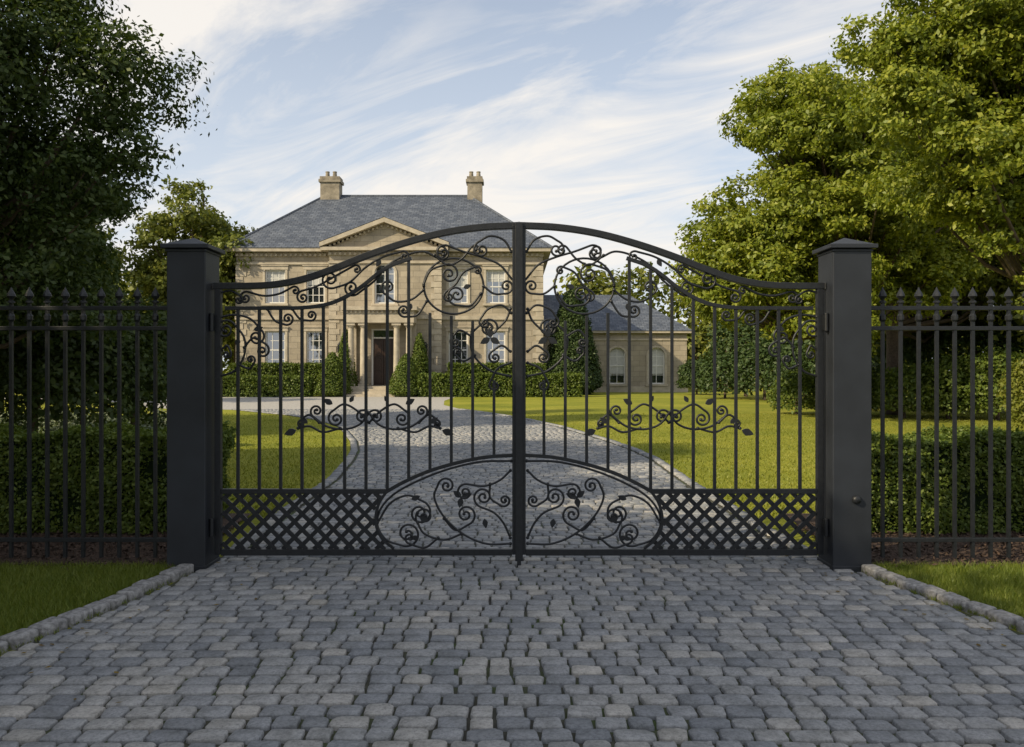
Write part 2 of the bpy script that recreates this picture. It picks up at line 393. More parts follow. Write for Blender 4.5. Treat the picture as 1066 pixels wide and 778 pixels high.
# --- crown work under the top rail
V_([(8,262),(16,250),(30,246),(42,252)],None,(1,9,1.5))
V_([(8,290),(20,276),(38,268),(58,262),(74,256)],(1,7,1.2),(1,9,1.6))
V_([(86,268),(100,262),(118,266),(136,276),(150,292),(168,306)],(1,8,1.4),(-1,9,1.6))
V_([(122,262),(142,268),(160,279),(176,294),(192,300)],(-1,6,1.3),(-1,10,1.7))
V_([(172,277),(192,288),(210,298),(226,303)],(-1,5,1.2),(1,7,1.5))
V_([(236,299),(250,306),(266,308),(282,304)],(-1,5,1.2),(1,7,1.5))
V_([(311,305),(300,303),(290,308)],None,(-1,5,1.3))
V_([(88,266),(74,276),(60,270),(50,258)],None,(-1,6,1.3))
# big ring + inner scrolls, u~68 v~300
ring=[(68+31*math.cos(t),298+29*math.sin(t)) for t in np.linspace(0,2*math.pi,40)]
VN.append([np.array(p) for p in ring])
V_([(99,296),(92,282),(78,276)],None,(-1,11,1.7))
V_([(40,306),(50,318),(64,318)],None,(-1,11,1.7))
V_([(46,278),(58,284),(66,296),(76,304)],(-1,5,1.2),(1,6,1.4))
V_([(37,298),(26,306),(14,306)],None,(1,8,1.5))
V_([(99,302),(112,312),(128,314),(140,306)],None,(-1,8,1.6))
V_([(96,314),(106,328),(118,330)],None,(-1,7,1.5))
V_([(8,326),(18,318),(32,322),(40,332)],None,(1,6,1.4))
# heart scroll u~28 v~350
V_([(9,392),(30,386),(47,370),(50,350),(38,336)],None,(-1,10,1.6))
V_([(9,322),(14,334),(26,346)],None,(-1,8,1.6))
V_([(9,366),(18,360),(28,366)],None,(1,7,1.5))
V_([(50,350),(62,344),(70,352)],None,(1,6,1.5))
V_([(46,370),(58,376),(66,370)],None,(-1,5,1.4))
V_([(9,378),(22,384),(30,398)],None,(1,6,1.4))
# corner scroll at the hanging stile
V_([(311,392),(296,386),(286,370),(286,352),(296,338)],None,(1,11,1.7))
V_([(310,330),(296,328),(280,332),(268,344)],None,(-1,9,1.6))
V_([(286,362),(276,352),(264,358)],None,(-1,8,1.5))
V_([(262,322),(254,334),(244,338)],None,(1,7,1.5))
V_([(291,380),(281,384),(276,378)],None,(1,5,1.3))
V_([(311,366),(304,360),(300,366)],None,(-1,5,1.3))
V_([(236,322),(228,332),(218,334)],None,(1,6,1.4))
# mid-height double scroll, centre u=156
for s in (-1,1):
    T=lambda L:[(156+s*a,b) for a,b in L]
    V_(T([(0,440),(12,428),(26,421),(38,428)]),None,(s,9,1.6))
    V_(T([(0,430),(10,442),(26,447),(44,444),(58,434)]),(-s,8,1.5),(-s,7,1.5))
    V_(T([(30,446),(48,450),(62,444),(74,446)]),None,None)
    V_(T([(52,440),(62,432),(72,438)]),None,(s,4,1.2))
    LF+=[(156+s*76,448,math.radians(20 if s>0 else 160),13),(156+s*64,441,math.radians(-40 if s>0 else 220),10),(156+s*38,421,math.radians(-30 if s>0 else 210),11),(156+s*20,419,math.radians(-120 if s>0 else -60),8)]
# bottom oval panel
oval=cr([(8,480),(40,481),(75,489),(108,502),(132,516),(145,532),(147,548),(138,562),(122,568)],8)
VN.append(oval+curl(oval[-1],oval[-1]-oval[-2],1,14,1.7))
V_([(147,544),(134,524),(116,516),(100,522)],None,(-1,13,1.8))
V_([(9,566),(34,566),(58,556),(78,538),(88,518),(84,504)],None,(-1,9,1.6))
V_([(78,540),(66,552),(52,546)],None,(1,11,1.7))
V_([(9,560),(16,545),(26,534),(40,528)],None,(-1,11,1.8))
V_([(9,490),(20,500),(36,506),(54,504)],None,(1,9,1.6))
V_([(60,556),(78,562),(98,556),(106,544)],None,(-1,10,1.6))
V_([(30,504),(30,518),(20,526)],None,(1,7,1.5))
V_([(84,560),(98,570),(114,566)],None,(-1,6,1.2))
LF+=[(60,518,math.radians(200),12),(60,518,math.radians(320),11),(60,518,math.radians(80),11),(96,536,math.radians(60),11),(112,520,math.radians(200),10),(36,540,math.radians(100),10),(104,560,math.radians(0),9),
     (30,352,math.radians(30),12),(30,352,math.radians(150),12),(30,352,math.radians(-90),12),(58,300,math.radians(200),9),(292,352,math.radians(80),9),(276,344,math.radians(200),10),(144,270,math.radians(60),9),(112,316,math.radians(70),9)]

for sg in (-1,1):
    leafe=B(); 
    leafe.box(*sorted((GX+sg*7.0*K,GX+sg*.8*K)),GY-.025,GY+.025,gz(577),gz(237))       # meeting stile
    leafe.box(*sorted((GX+sg*316*K,GX+sg*309.5*K)),GY-.025,GY+.025,gz(577),gz(298.5))
    leafe.finish('stile',iron,gate,.004)
    b=B(); b.box(*sorted((GX+sg*7.05*K,GX+sg*309.45*K)),GY-.022,GY+.022,gz(578),gz(571.5)); 
    b.box(*sorted((GX+sg*138*K,GX+sg*309.4*K)),GY-.018,GY+.018,gz(514),gz(509)); b.finish('bottom_rails',iron,gate,.003)
    b=B(); sweep(b,[p for p in top if p[0]<317.5]+[(317.5,298)],.050,.056,sg); b.finish('arched_top_rail',iron,gate,.004)
    b=B(); sweep(b,[p for p in inn if p[0]<309.4],.028,.034,sg); sweep(b,arch,.028,.034,sg)
    ob=cr([(138,512),(146,525),(149,540),(147,552),(141,562),(130,571)],6); sweep(b,ob,.022,.03,sg); b.finish('curved_rails',iron,gate,.002)
    b=B()
    for k in range(13):
        u=26+22.2*k
        if u>304: break
        vt= innv(u)+1 if u>=112 else (332 if u>80 else (329 if u>55 else (334 if u>40 else 396)))
        if u<112 and u>80: vt=326
        vb=archv(u)-1.5 if u<138 else 509
        hw=.0115
        b.box(GX+sg*u*K-hw,GX+sg*u*K+hw,GY-hw,GY+hw,gz(vb),gz(vt))
    b.finish('pickets',iron,gate,.002)
    # lattice
    b=B(); pitch=16.2; v0,v1=513,572
    for dr in (1,-1):
        for k in range(-8,40):
            cpos=90+k*pitch; seg=[]
            for v in np.linspace(v0,v1,60):
                u=cpos+dr*(v-v0)*1.0 - (0 if dr>0 else -60)
                ok=(u<309) and (u>inner_u(v)+1)
                if ok: seg.append((u,v))
            if len(seg)>3: sweep(b,[seg[0],seg[-1]],.033,.012,sg,.0065*dr)
    b.finish('lattice_panel',iron,gate)
    cu=bpy.data.curves.new('scrollwork','CURVE'); cu.dimensions='3D'; cu.bevel_depth=.0088; cu.bevel_resolution=2; cu.use_fill_caps=True
    for j,s in enumerate(VN):
        spn=cu.splines.new('POLY'); spn.points.add(len(s)-1)
        for i,p in enumerate(s):
            x,y,z=W(sg,p[0],p[1],(j%3-1)*.004); spn.points[i].co=(x,y,z,1); spn.points[i].radius= 1.0
        spn.use_smooth=True
    cu.materials.append(iron); link(bpy.data.objects.new('scrollwork',cu),gate)
    b=B()
    for s in VN:
        for p in (s[0],s[-1]):
            x,y,z=W(sg,p[0],p[1]); b.lathe(x,y,[(.0,z-.014),(.011,z-.009),(.014,z),(.011,z+.009),(.001,z+.014)],8)
    for (u,v,a,L) in LF:
        prof=[(0,0),(.2,.2),(.45,.3),(.75,.18),(1,0)]
        up_=[(L*t,L*w_) for t,w_ in prof]; dn=[(L*t,-L*w_) for t,w_ in prof[1:-1]][::-1]
        P=up_+dn; Q=[W(sg,u+p*math.cos(a)-q*math.sin(a),v+p*math.sin(a)+q*math.cos(a)) for p,q in P]
        nn=len(Q); V=[(x,y-.008,z) for x,y,z in Q]+[(x,y+.008,z) for x,y,z in Q]
        b.add(V,[tuple(range(nn)),tuple(range(2*nn-1,nn-1,-1))]+[(i,i+nn,(i+1)%nn+nn,(i+1)%nn) for i in range(nn)])
    b.finish('leaf_ornaments',iron,gate,.002)
b=B(); b.box(GX-.03,GX+.03,GY-.045,GY-.0255,gz(583),gz(233)); b.box(GX-.05,GX+.05,GY-.03,GY+.03,gz(237),gz(232)); b.lathe(GX,GY-.03,[(.016,.01),(.016,.2)],10)
b.finish('cover_strip_and_bolt',iron,gate,.003)

# ------------------------------------------------------------ fences
for sg in (-1,1):
    f=empty('iron_fence'); x0=GX+sg*2.725
    b=B(); r_=B(); x1=x0+sg*6.5
    for v in (321,342,562):
        z=gz(v); r_.box(min(x0,x1),max(x0,x1),GY-.016,GY+.016,z-.016,z+.016)
    k=1; 
    while True:
        x=x0+sg*(.0+.142*k)
        if abs(x-x0)>6.45: break
        b.box(x-.012,x+.012,GY-.012,GY+.012,.08,gz(316))
        zt=gz(316)
        b.lathe(x,GY,[(.012,zt),(.027,zt+.004),(.027,zt+.016),(.013,zt+.024),(.015,zt+.032),(.034,zt+.056),(.029,zt+.074),(.011,zt+.108),(.001,zt+.130)],8)
        b.lathe(x,GY,[(.014,gz(331)-.034),(.026,gz(331)-.016),(.026,gz(331)+.016),(.014,gz(331)+.034)],8)
        k+=1
    for xp in (x1,):
        r_.box(xp-.03,xp+.03,GY-.03,GY+.03,0,gz(305))
    b.finish('pickets_with_spearheads',iron,f); r_.finish('rails',iron,f,.003)

# ------------------------------------------------------------ vegetation generators
def tree(name,base,trunk_h,tr,blobs,mat,nleaf,lsize,sub=26,spread=.2,aspect=.55):
    e=empty(name); bt=B(); bx,by=base
    cz=[q[2] for q in blobs]; topz=max(cz)
    tp=[(bx,by,0),(bx+.03,by,.3),(bx+.05*R.randn(),by,trunk_h*.5),(bx+.1*R.randn(),by+.1*R.randn(),trunk_h),(bx+.2*R.randn(),by,trunk_h+(topz-trunk_h)*.5),(bx+.2*R.randn(),by,topz)]
    V,Fc=tube_data(tp,[tr*1.5,tr*1.1,tr,tr*.85,tr*.5,tr*.1],10); bt.add(V,Fc)
    for (x,y,z,rb) in blobs:
        st=max(.3,min(.95,(z-1.0)/max(topz,1)*.8)); zz=topz*st*.85
        p0=Vector((bx,by,min(max(zz,trunk_h*.6),z-.1 if z-.1>trunk_h*.6 else trunk_h*.6))); p1=Vector((x,y,z)); mid=(p0+p1)/2+Vector((0,0,-.12*(p1-p0).length))
        rr0=tr*.34*(.6+.4*rb)
        V,Fc=tube_data([p0,mid,p1],[rr0,rr0*.6,rr0*.15],6); bt.add(V,Fc)
    bt.finish('trunk_and_limbs',bark,e,0,True)
    w_=np.array([q[3]**2 for q in blobs]); w_/=w_.sum()
    Cs=[];Os=[]
    for (x,y,z,rb),ww in zip(blobs,w_):
        ns=max(6,int(sub*(.7+.6*R.rand()))); d=norm(R.randn(ns,3)); rad=rb*(.45+.7*R.rand(ns))[:,None]
        sc=np.array([x,y,z])+d*rad*np.array([1,1,.75])
        nl=int(nleaf*ww); k=R.randint(0,ns,nl); off=R.randn(nl,3)*spread*rb*np.array([1,1,.6])
        Cp=sc[k]+off; Cs.append(Cp); Os.append(norm(Cp-np.array([x,y,z])))
    leaves('crown',np.concatenate(Cs),np.concatenate(Os),lsize,mat,e,aspect)
    return e
def crown(c,rx,ry,rz,n_,rb0,rb1,shell=.55):
    out=[]
    for i in range(n_):
        d=R.randn(3); d/=np.linalg.norm(d); q=(shell+(1-shell)*R.rand()) if R.rand()<.75 else R.rand()*.7
        out.append((c[0]+d[0]*rx*q,c[1]+d[1]*ry*q,c[2]+d[2]*rz*q,rb0+(rb1-rb0)*R.rand()))
    return out
def bush(name,blobs,mat,nleaf,lsize,spread=.12,core=True,aspect=.6):
    e=empty(name); w_=np.array([q[3]**2 for q in blobs]); w_/=w_.sum(); Cs=[];Os=[]
    st=B()
    for (x,y,z,rb),ww in zip(blobs,w_):
        nl=int(nleaf*ww); d=norm(R.randn(nl,3)); d[:,2]=np.where(d[:,2]<-.5,-d[:,2],d[:,2])
        rad=rb*(1-.35*R.rand(nl)**2)[:,None]+R.randn(nl,1)*spread*rb*.6
        ph=(np.sin(d[:,0:1]*7+x)*np.cos(d[:,2:3]*6+y)*.09+np.sin(d[:,0:1]*15+y)*np.cos(d[:,2:3]*13+x)*.05)*rb
        Cp=np.array([x,y,z])+d*(rad+ph); ok=Cp[:,2]>.02; Cs.append(Cp[ok]); Os.append(d[ok])
        V,Fc=tube_data([(x,y,0),(x,y,max(z*.6,.1)),(x,y,z+rb*.4)],[.05*rb+.01,.03*rb+.01,.004],6); st.add(V,Fc)
    st.finish('stems',bark,e); leaves('foliage',np.concatenate(Cs),np.concatenate(Os),lsize,mat,e,aspect); return e
corem=simple('hedge_shadow_core',(.012,.02,.008),1,0,10,.3,spec=0)  # near-black filler: shade between the leaves put into colour, keeps foliage opaque
def hedge(name,x0,x1,y0,y1,h,mat,nleaf,ls,z0=0.0,rough=.035):
    e=empty(name); b=B(); i_=max(.05,ls*.9); b.box(x0+i_,x1-i_,y0+i_,y1-i_,z0,h-i_); b.finish('shade_core',corem,e,.04)
    A=[(x1-x0)*(h-z0),(x1-x0)*(y1-y0),(y1-y0)*(h-z0)*2]; A=np.array(A)/sum(A)
    n1,n2,n3=(A*nleaf).astype(int); P=[];O=[]
    u,v=R.rand(n1),R.rand(n1); P.append(np.stack([x0+u*(x1-x0),np.full(n1,y0),z0+v*(h-z0)],1)); O.append(np.tile([0,-1.,.2],(n1,1)))
    u,v=R.rand(n2),R.rand(n2); P.append(np.stack([x0+u*(x1-x0),y0+v*(y1-y0),np.full(n2,h)],1)); O.append(np.tile([0,0,1.],(n2,1)))
    u,v=R.rand(n3),R.rand(n3); s=np.where(R.rand(n3)<.5,0,1); P.append(np.stack([x0+s*(x1-x0),y0+u*(y1-y0),z0+v*(h-z0)],1)); O.append(np.stack([s*2.-1,np.zeros(n3),np.full(n3,.2)],1))
    P=np.concatenate(P);O=np.concatenate(O)
    wob=(np.sin(P[:,0]*5.1+P[:,2]*4)+np.sin(P[:,0]*11.3+P[:,1]*9-P[:,2]*8)*.6+np.sin(P[:,2]*13+P[:,0]*3)*.5)*rough
    edge=np.clip((P[:,2]-(h-.12))/.12,0,1)
    P=P+O*wob[:,None]-O*(R.rand(len(P))**2*ls*2.0)[:,None]+R.randn(len(P),3)*ls*.4
    P[:,1]+=np.where(O[:,1]<0,edge*.06,0); P[:,2]=np.maximum(P[:,2],z0+.01)
    leaves('foliage',P,O,ls,mat,e,.6,1.1); return e
def cone(name,cx,cy,h,r,mat,nleaf,ls,pw=.8):
    e=empty(name); t=R.rand(nleaf)**1.3; a=R.rand(nleaf)*2*np.pi
    prof=lambda t:r*np.minimum(1,(t*5+.55))*(1-t)**pw
    rr_=prof(t)*(1-.25*R.rand(nleaf)**2)*(1+.06*np.sin(a*5+t*9)); P=np.stack([cx+rr_*np.cos(a),cy+rr_*np.sin(a),.05+t*h*.98],1)+R.randn(nleaf,3)*ls*.4
    O=np.stack([np.cos(a),np.sin(a),np.full(nleaf,.5)],1); leaves('foliage',P,O,ls,mat,e)
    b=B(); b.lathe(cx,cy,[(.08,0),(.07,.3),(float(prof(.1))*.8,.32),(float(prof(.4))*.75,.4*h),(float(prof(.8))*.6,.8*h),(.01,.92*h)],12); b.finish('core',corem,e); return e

# near left tree
bl=crown((-7.6,9.9,4.8),2.75,2.5,2.7,80,.5,.85)+[(-5.0,9.6,4.9,.6),(-5.1,9.5,3.9,.6),(-5.4,9.6,5.6,.6),(-4.75,9.8,4.3,.5),(-5.4,9.4,3.0,.6),(-6,9.2,2.6,.7),(-5.3,9.9,2.4,.6),(-4.7,9.6,5.3,.45)]
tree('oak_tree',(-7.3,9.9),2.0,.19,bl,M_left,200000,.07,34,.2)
# offside trees left that shade the entrance
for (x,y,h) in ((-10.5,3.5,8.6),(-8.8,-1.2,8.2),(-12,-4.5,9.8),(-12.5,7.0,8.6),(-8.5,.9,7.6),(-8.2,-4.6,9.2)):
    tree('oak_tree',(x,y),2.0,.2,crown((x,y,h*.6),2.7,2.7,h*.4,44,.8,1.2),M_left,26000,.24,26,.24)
# tall slim trees off to the left whose shadows cross the inner lawn and drive
tree('poplar_tree',(-14.6,16.0),3.0,.25,crown((-14.6,16,9.0),1.9,1.9,5.2,40,.7,1.1),M_left,24000,.24,26,.24)
tree('poplar_tree',(-19.5,17.5),3.0,.25,crown((-19.5,17.5,10.5),2.0,2.0,6.2,40,.7,1.1),M_left,24000,.24,26,.24)
# understory left
bush('laurel_shrub',[(-6.2,11.5,1.3,1.1),(-5.9,12.4,1.6,1.0),(-7.6,11.5,1.8,1.5),(-7.2,12,2.7,1.2),(-9,12,2,1.6),(-8.2,12,3.2,1.3)],M_left,70000,.085)
bush('laurel_shrub',[(-10.2,20,1.4,1.3),(-11.6,20.5,2.0,1.7),(-13.5,21,2.6,2.3),(-12.8,21.5,4.0,1.6),(-15.5,22,3,2.4)],M_box,40000,.15)
bush('lavender_border',[(-6.4-.42*i,16+.35*math.sin(i),.28,.42) for i in range(10)]+[(-5.6-.5*i,14.4,.22,.36) for i in range(6)],M_lav,24000,.07)
# left background trees
tree('lime_tree',(-20.0,51),3,.3,crown((-20,51,8),3.7,3.0,5.0,64,.8,1.5),M_far,50000,.29,26,.22)
tree('lime_tree',(-28,47),3,.3,crown((-28,47,8),4.2,3.0,5.2,60,.8,1.5),M_far,44000,.3,26,.22)
tree('lime_tree',(-23.5,36),2.4,.25,crown((-23.5,36,5.4),3.4,2.8,3.8,44,.8,1.3),M_far,36000,.24,24,.22)
# right trees
bl=crown((9.6,24.5,6.4),3.9,3.4,4.0,84,.6,1.25)+crown((8.6,24,9.2),2.2,2.2,1.8,24,.5,.95)+crown((7.0,24,4.2),1.6,1.8,2.0,22,.5,.85)+crown((12.6,25,7),2.6,2.6,3.6,34,.6,1.2)
tree('maple_tree',(10.6,25),2.2,.28,bl,M_right,190000,.14,30,.16)
bl=crown((10.6,15.8,7.3),3.7,2.8,2.9,76,.5,1.0)+crown((8.0,15.5,7.9),1.8,1.6,1.3,18,.4,.7)+[(9.6,15.5,4.2,.6),(10.2,15.2,3.5,.5),(9.2,15.6,4.9,.6),(10.0,15,2.9,.4)]
tree('maple_tree',(11.2,16.2),2.6,.24,bl,M_right,190000,.102,32,.16)
bl=crown((15.5,30,7.5),4.5,3.5,5.0,60,1.0,1.7)
tree('maple_tree',(13.2,27.5),4,.26,bl,M_far,56000,.25,24,.22)
tree('maple_tree',(20,26),3,.3,crown((20,26,6.5),4.0,3.5,4.8,50,1.0,1.7),M_far,42000,.25,22,.22)
# understory right
bush('shrub_border',[(11.5,43,1.0,1.4),(13,41,1.3,1.7),(14,38,1.3,1.8),(14.5,35,1.5,1.9),(15.5,32,1.6,2.0),(17.5,30,1.8,2.2),(19,28,1.8,2.2),(16.5,37,3.2,2.6),(19,33,4,3),(13.5,46,2.6,2.2),(17,44,4,3)],M_dark,70000,.18)
bush('laurel_shrub',[(12.6,25.6,.7,.95),(13.8,25.2,.8,1.1),(15,24.6,.9,1.2),(11.4,27,.7,1.0),(10,28,.6,.9)],M_box,26000,.11)
bush('golden_shrub',[(12.6,18.8,1.0,.9),(13.2,18.9,1.5,.9),(12.2,18.4,.5,.6),(13.8,18.6,.9,1.0)],M_yel,20000,.09)
bush('round_shrub',[(11.6,50,1.0,1.15)],M_dark,7000,.16); bush('round_shrub',[(14.2,26,.6,.75)],M_box,6000,.1)
# distant woods
dm=[]
for i in range(150):
    a=math.radians(R.uniform(-75,75)); rr_=R.uniform(78,120); x=math.sin(a)*rr_; y=math.cos(a)*rr_
    dm.append((x,y,R.uniform(1.5,5.5),R.uniform(2.5,4.2)))
for i in range(46): dm.append((R.uniform(6,36),R.uniform(66,80),R.uniform(2,8.5),R.uniform(2.2,3.2)))
for i in range(40): dm.append((R.uniform(-50,-20),R.uniform(58,72),R.uniform(2,8),R.uniform(2.2,3.2)))
bush('distant_trees',dm,M_far,150000,.6,.16)
# hedges by the fence
hedge('box_hedge',-8.5,-2.92,7.35,8.25,.95,M_box,90000,.038,.05)
hedge('box_hedge',3.25,9.0,7.35,8.25,.92,M_box,90000,.038,.05)
# hedges at the house
hedge('box_hedge',-20.4,-11.5,45.2,46.1,1.15,M_box,16000,.13)
hedge('box_hedge',-16.8,-11.3,47.4,48.3,1.9,M_box,11000,.13)
hedge('box_hedge',-5.3,3.9,45.2,46.2,1.3,M_box,16000,.13)
hedge('box_hedge',-3.8,2.0,47.4,48.3,1.9,M_box,10000,.13)
cone('topiary_cone',-10.35,45.9,2.5,1.1,M_box,9000,.11,.6); cone('topiary_cone',-6.1,45.9,2.4,1.1,M_box,9000,.11,.6)
cone('cypress_tree',-9.9,47.4,3.9,.8,M_box,9000,.12,.7); cone('cypress_tree',-5.5,47.4,3.7,.85,M_box,9000,.12,.7)
cone('yew_tree',3.8,50.2,6.6,1.9,M_dark,26000,.16,.5)

# ------------------------------------------------------------ house
stone=newmat('limestone_ashlar'); n,l=nt(stone); b=n['Principled BSDF']; tc=n.new('ShaderNodeTexCoord')
br=n.new('ShaderNodeTexBrick'); l.new(tc.outputs['UV'],br.inputs['Vector']); br.inputs['Scale'].default_value=1; br.inputs['Brick Width'].default_value=.8; br.inputs['Row Height'].default_value=.36; br.inputs['Mortar Size'].default_value=.012
br.inputs['Color1'].default_value=(.43,.375,.29,1); br.inputs['Color2'].default_value=(.34,.295,.225,1); br.inputs['Mortar'].default_value=(.25,.22,.175,1); br.inputs['Bias'].default_value=0
t=noise(n,l,tc.outputs['Object'],.9,8,.7); r=ramp(n,[(.25,(.66,.66,.67)),(.75,(1.18,1.16,1.12))]); l.new(t.outputs[0],r.inputs[0])
l.new(mixc(n,l,br.outputs[0],r.outputs[0],1.0,'MULTIPLY'),b.inputs['Base Color']); b.inputs['Roughness'].default_value=.9
bp=n.new('ShaderNodeBump'); bp.inputs['Strength'].default_value=.4; bp.inputs['Distance'].default_value=.02; bp.invert=True; l.new(br.outputs['Fac'],bp.inputs['Height']); l.new(bp.outputs[0],b.inputs['Normal'])
trim=simple('dressed_limestone',(.44,.385,.30),.85,0,2.5,.2,.2,20)
chst=simple('weathered_chimney_stone',(.26,.225,.17),.9,0,3,.4,.5,12)
slate=newmat('slate_roof'); n,l=nt(slate); b=n['Principled BSDF']; tc=n.new('ShaderNodeTexCoord')
br=n.new('ShaderNodeTexBrick'); l.new(tc.outputs['UV'],br.inputs['Vector']); br.inputs['Scale'].default_value=1; br.inputs['Brick Width'].default_value=.36; br.inputs['Row Height'].default_value=.24; br.inputs['Mortar Size'].default_value=.014
br.inputs['Color1'].default_value=(.06,.076,.108,1); br.inputs['Color2'].default_value=(.12,.14,.175,1); br.inputs['Mortar'].default_value=(.03,.038,.05,1)
t=noise(n,l,tc.outputs['Object'],1.2,8,.75); r=ramp(n,[(.25,(.6,.6,.62)),(.75,(1.3,1.25,1.2))]); l.new(t.outputs[0],r.inputs[0])
l.new(mixc(n,l,br.outputs[0],r.outputs[0],1.0,'MULTIPLY'),b.inputs['Base Color']); b.inputs['Roughness'].default_value=.7
bp=n.new('ShaderNodeBump'); bp.inputs['Strength'].default_value=.6; bp.inputs['Distance'].default_value=.03; bp.invert=True; l.new(br.outputs['Fac'],bp.inputs['Height']); l.new(bp.outputs[0],b.inputs['Normal'])
white=simple('white_window_paint',(.72,.71,.67),.5,0,5,.05)
doorm=simple('dark_oak_door',(.035,.018,.012),.4,0,8,.3)
glass=newmat('window_glass'); n,l=nt(glass); b=n['Principled BSDF']; b.inputs['Base Color'].default_value=(.02,.025,.03,1); b.inputs['Roughness'].default_value=.04; b.inputs['Specular IOR Level'].default_value=1.0; b.inputs['IOR'].default_value=2.3
reflm=simple('pale_pane_reflection',(.5,.5,.48),.9,0,6,.1)  # pale panels over the panes, bright reflections put into their colour
tc=n.new('ShaderNodeTexCoord'); t=noise(n,l,tc.outputs['Object'],.9,2); bp=n.new('ShaderNodeBump'); bp.inputs['Strength'].default_value=.12; bp.inputs['Distance'].default_value=.1; l.new(t.outputs[0],bp.inputs['Height']); l.new(bp.outputs[0],b.inputs['Normal'])

HY=49.0; HK=HY/F
hx=lambda p:(p-533)*HK
hz=lambda v:CAMH+(385-v)*HK
house=empty('stone_mansion')
WL=B();TR=B();RF=B();WF=B();GL=B();RP=B()
def wall(bd,x0,x1,z0,z1,y,ops,dep=.22):
    xs=sorted(set([x0,x1]+[o[0] for o in ops]+[o[1] for o in ops])); zs=sorted(set([z0,z1]+[o[2] for o in ops]+[o[3] for o in ops]))
    for i in range(len(xs)-1):
        for j in range(len(zs)-1):
            cx,cz=(xs[i]+xs[i+1])/2,(zs[j]+zs[j+1])/2
            if any(o[0]<cx<o[1] and o[2]<cz<o[3] for o in ops): continue
            bd.poly([(xs[i],y,zs[j]),(xs[i+1],y,zs[j]),(xs[i+1],y,zs[j+1]),(xs[i],y,zs[j+1])])
    for xa,xb,za,zb,ar in ops:
        bd.poly([(xa,y,za),(xa,y,zb),(xa,y+dep,zb),(xa,y+dep,za)]); bd.poly([(xb,y,za),(xb,y+dep,za),(xb,y+dep,zb),(xb,y,zb)])
        bd.poly([(xa,y,zb),(xb,y,zb),(xb,y+dep,zb),(xa,y+dep,zb)]); bd.poly([(xa,y,za),(xa,y+dep,za),(xb,y+dep,za),(xb,y,za)])
        if ar:
            r0=(xb-xa)/2; cx=(xa+xb)/2; zc=zb-r0; N=10
            for s in (-1,1):
                for k in range(N):
                    a0=math.pi/2*k/N;a1=math.pi/2*(k+1)/N
                    p0=(cx+s*r0*math.cos(a0),zc+r0*math.sin(a0)); p1=(cx+s*r0*math.cos(a1),zc+r0*math.sin(a1))
                    q0=(cx+s*r0, p0[1]); q1=(cx+s*r0,p1[1])
                    P=[(p0[0],y+.001,p0[1]),(q0[0],y+.001,q0[1]),(q1[0],y+.001,q1[1]),(p1[0],y+.001,p1[1])]
                    bd.poly(P if s>0 else P[::-1])
                    bd.poly([(p0[0],y,p0[1]),(p1[0],y,p1[1]),(p1[0],y+dep,p1[1]),(p0[0],y+dep,p0[1])])
def window(xa,xb,za,zb,y,ar=False,cols=3,rw=4,dep=.22,reflect=0):
    yg=y+dep-.06
    GL.poly([(xa,yg,za),(xb,yg,za),(xb,yg,zb),(xa,yg,zb)])
    if reflect>0: RP.box(xa+.1,xb-.1,yg-.012,yg-.004,zb-(zb-za)*reflect,zb-.08)
    t_=.085
    WF.box(xa,xa+t_,yg-.06,yg-.002,za,zb); WF.box(xb-t_,xb,yg-.06,yg-.002,za,zb)
    WF.box(xa+t_,xb-t_,yg-.058,yg-.002,za,za+t_); WF.box(xa+t_,xb-t_,yg-.058,yg-.002,zb-t_,zb)
    zm=(za+zb)/2; WF.box(xa+t_,xb-t_,yg-.05,yg-.002,zm-.035,zm+.035)
    for i in range(1,cols):
        x=xa+(xb-xa)*i/cols; WF.box(x-.02,x+.02,yg-.035,yg-.002,za+t_,zm-.036); WF.box(x-.02,x+.02,yg-.035,yg-.002,zm+.036,zb-t_)
    for j in range(1,rw):
        if j*2==rw: continue
        z=za+(zb-za)*j/rw; WF.box(xa+t_,xb-t_,yg-.03,yg-.003,z-.018,z+.018)
    s=.14
    TR.box(xa-s,xa-.002,y-.05,y+.02,za-.002,zb-( (xb-xa)/2 if ar else 0)); TR.box(xb+.002,xb+s,y-.05,y+.02,za-.002,zb-((xb-xa)/2 if ar else 0))
    TR.box(xa-.2,xb+.2,y-.14,y+.1,za-.14,za-.004)
    if not ar:
        TR.box(xa-s-.04,xb+s+.04,y-.07,y+.02,zb+.002,zb+.22); TR.box(xa-s-.09,xb+s+.09,y-.12,y+.02,zb+.222,zb+.28)
    else:
        cx=(xa+xb)/2;r0=(xb-xa)/2;zc=zb-r0;N=14
        for k in range(N):
            a0=math.pi*k/N;a1=math.pi*(k+1)/N
            P=[(cx+(r0+.003)*math.cos(a0),zc+(r0+.003)*math.sin(a0)),(cx+(r0+s)*math.cos(a0),zc+(r0+s)*math.sin(a0)),(cx+(r0+s)*math.cos(a1),zc+(r0+s)*math.sin(a1)),(cx+(r0+.003)*math.cos(a1),zc+(r0+.003)*math.sin(a1))]
            TR.prism(P,y-.05,y+.02)
XA,XB=hx(246),hx(565); ZE=hz(263); CX=hx(403); BA,BB=hx(345),hx(460); YB=HY-.55; DEP=12.0
LW=[(276,297),(319,338)]; RW=[(467,487),(506,526)]
opsL=[];opsR=[]
for side,WW,ops in ((0,LW,opsL),(1,RW,opsR)):
    for a,b_ in WW:
        ops.append((hx(a),hx(b_),hz(316),hz(281),False)); ops.append((hx(a),hx(b_),hz(384),hz(345),False))
wall(WL,XA,BA,0,ZE,HY,opsL); wall(WL,BB,XB,0,ZE,HY,opsR)
for i,o in enumerate(opsL+opsR): window(*o[:4],HY,False,3,4,reflect=[.5,0,.45,0,.5,0,.35,0][i])
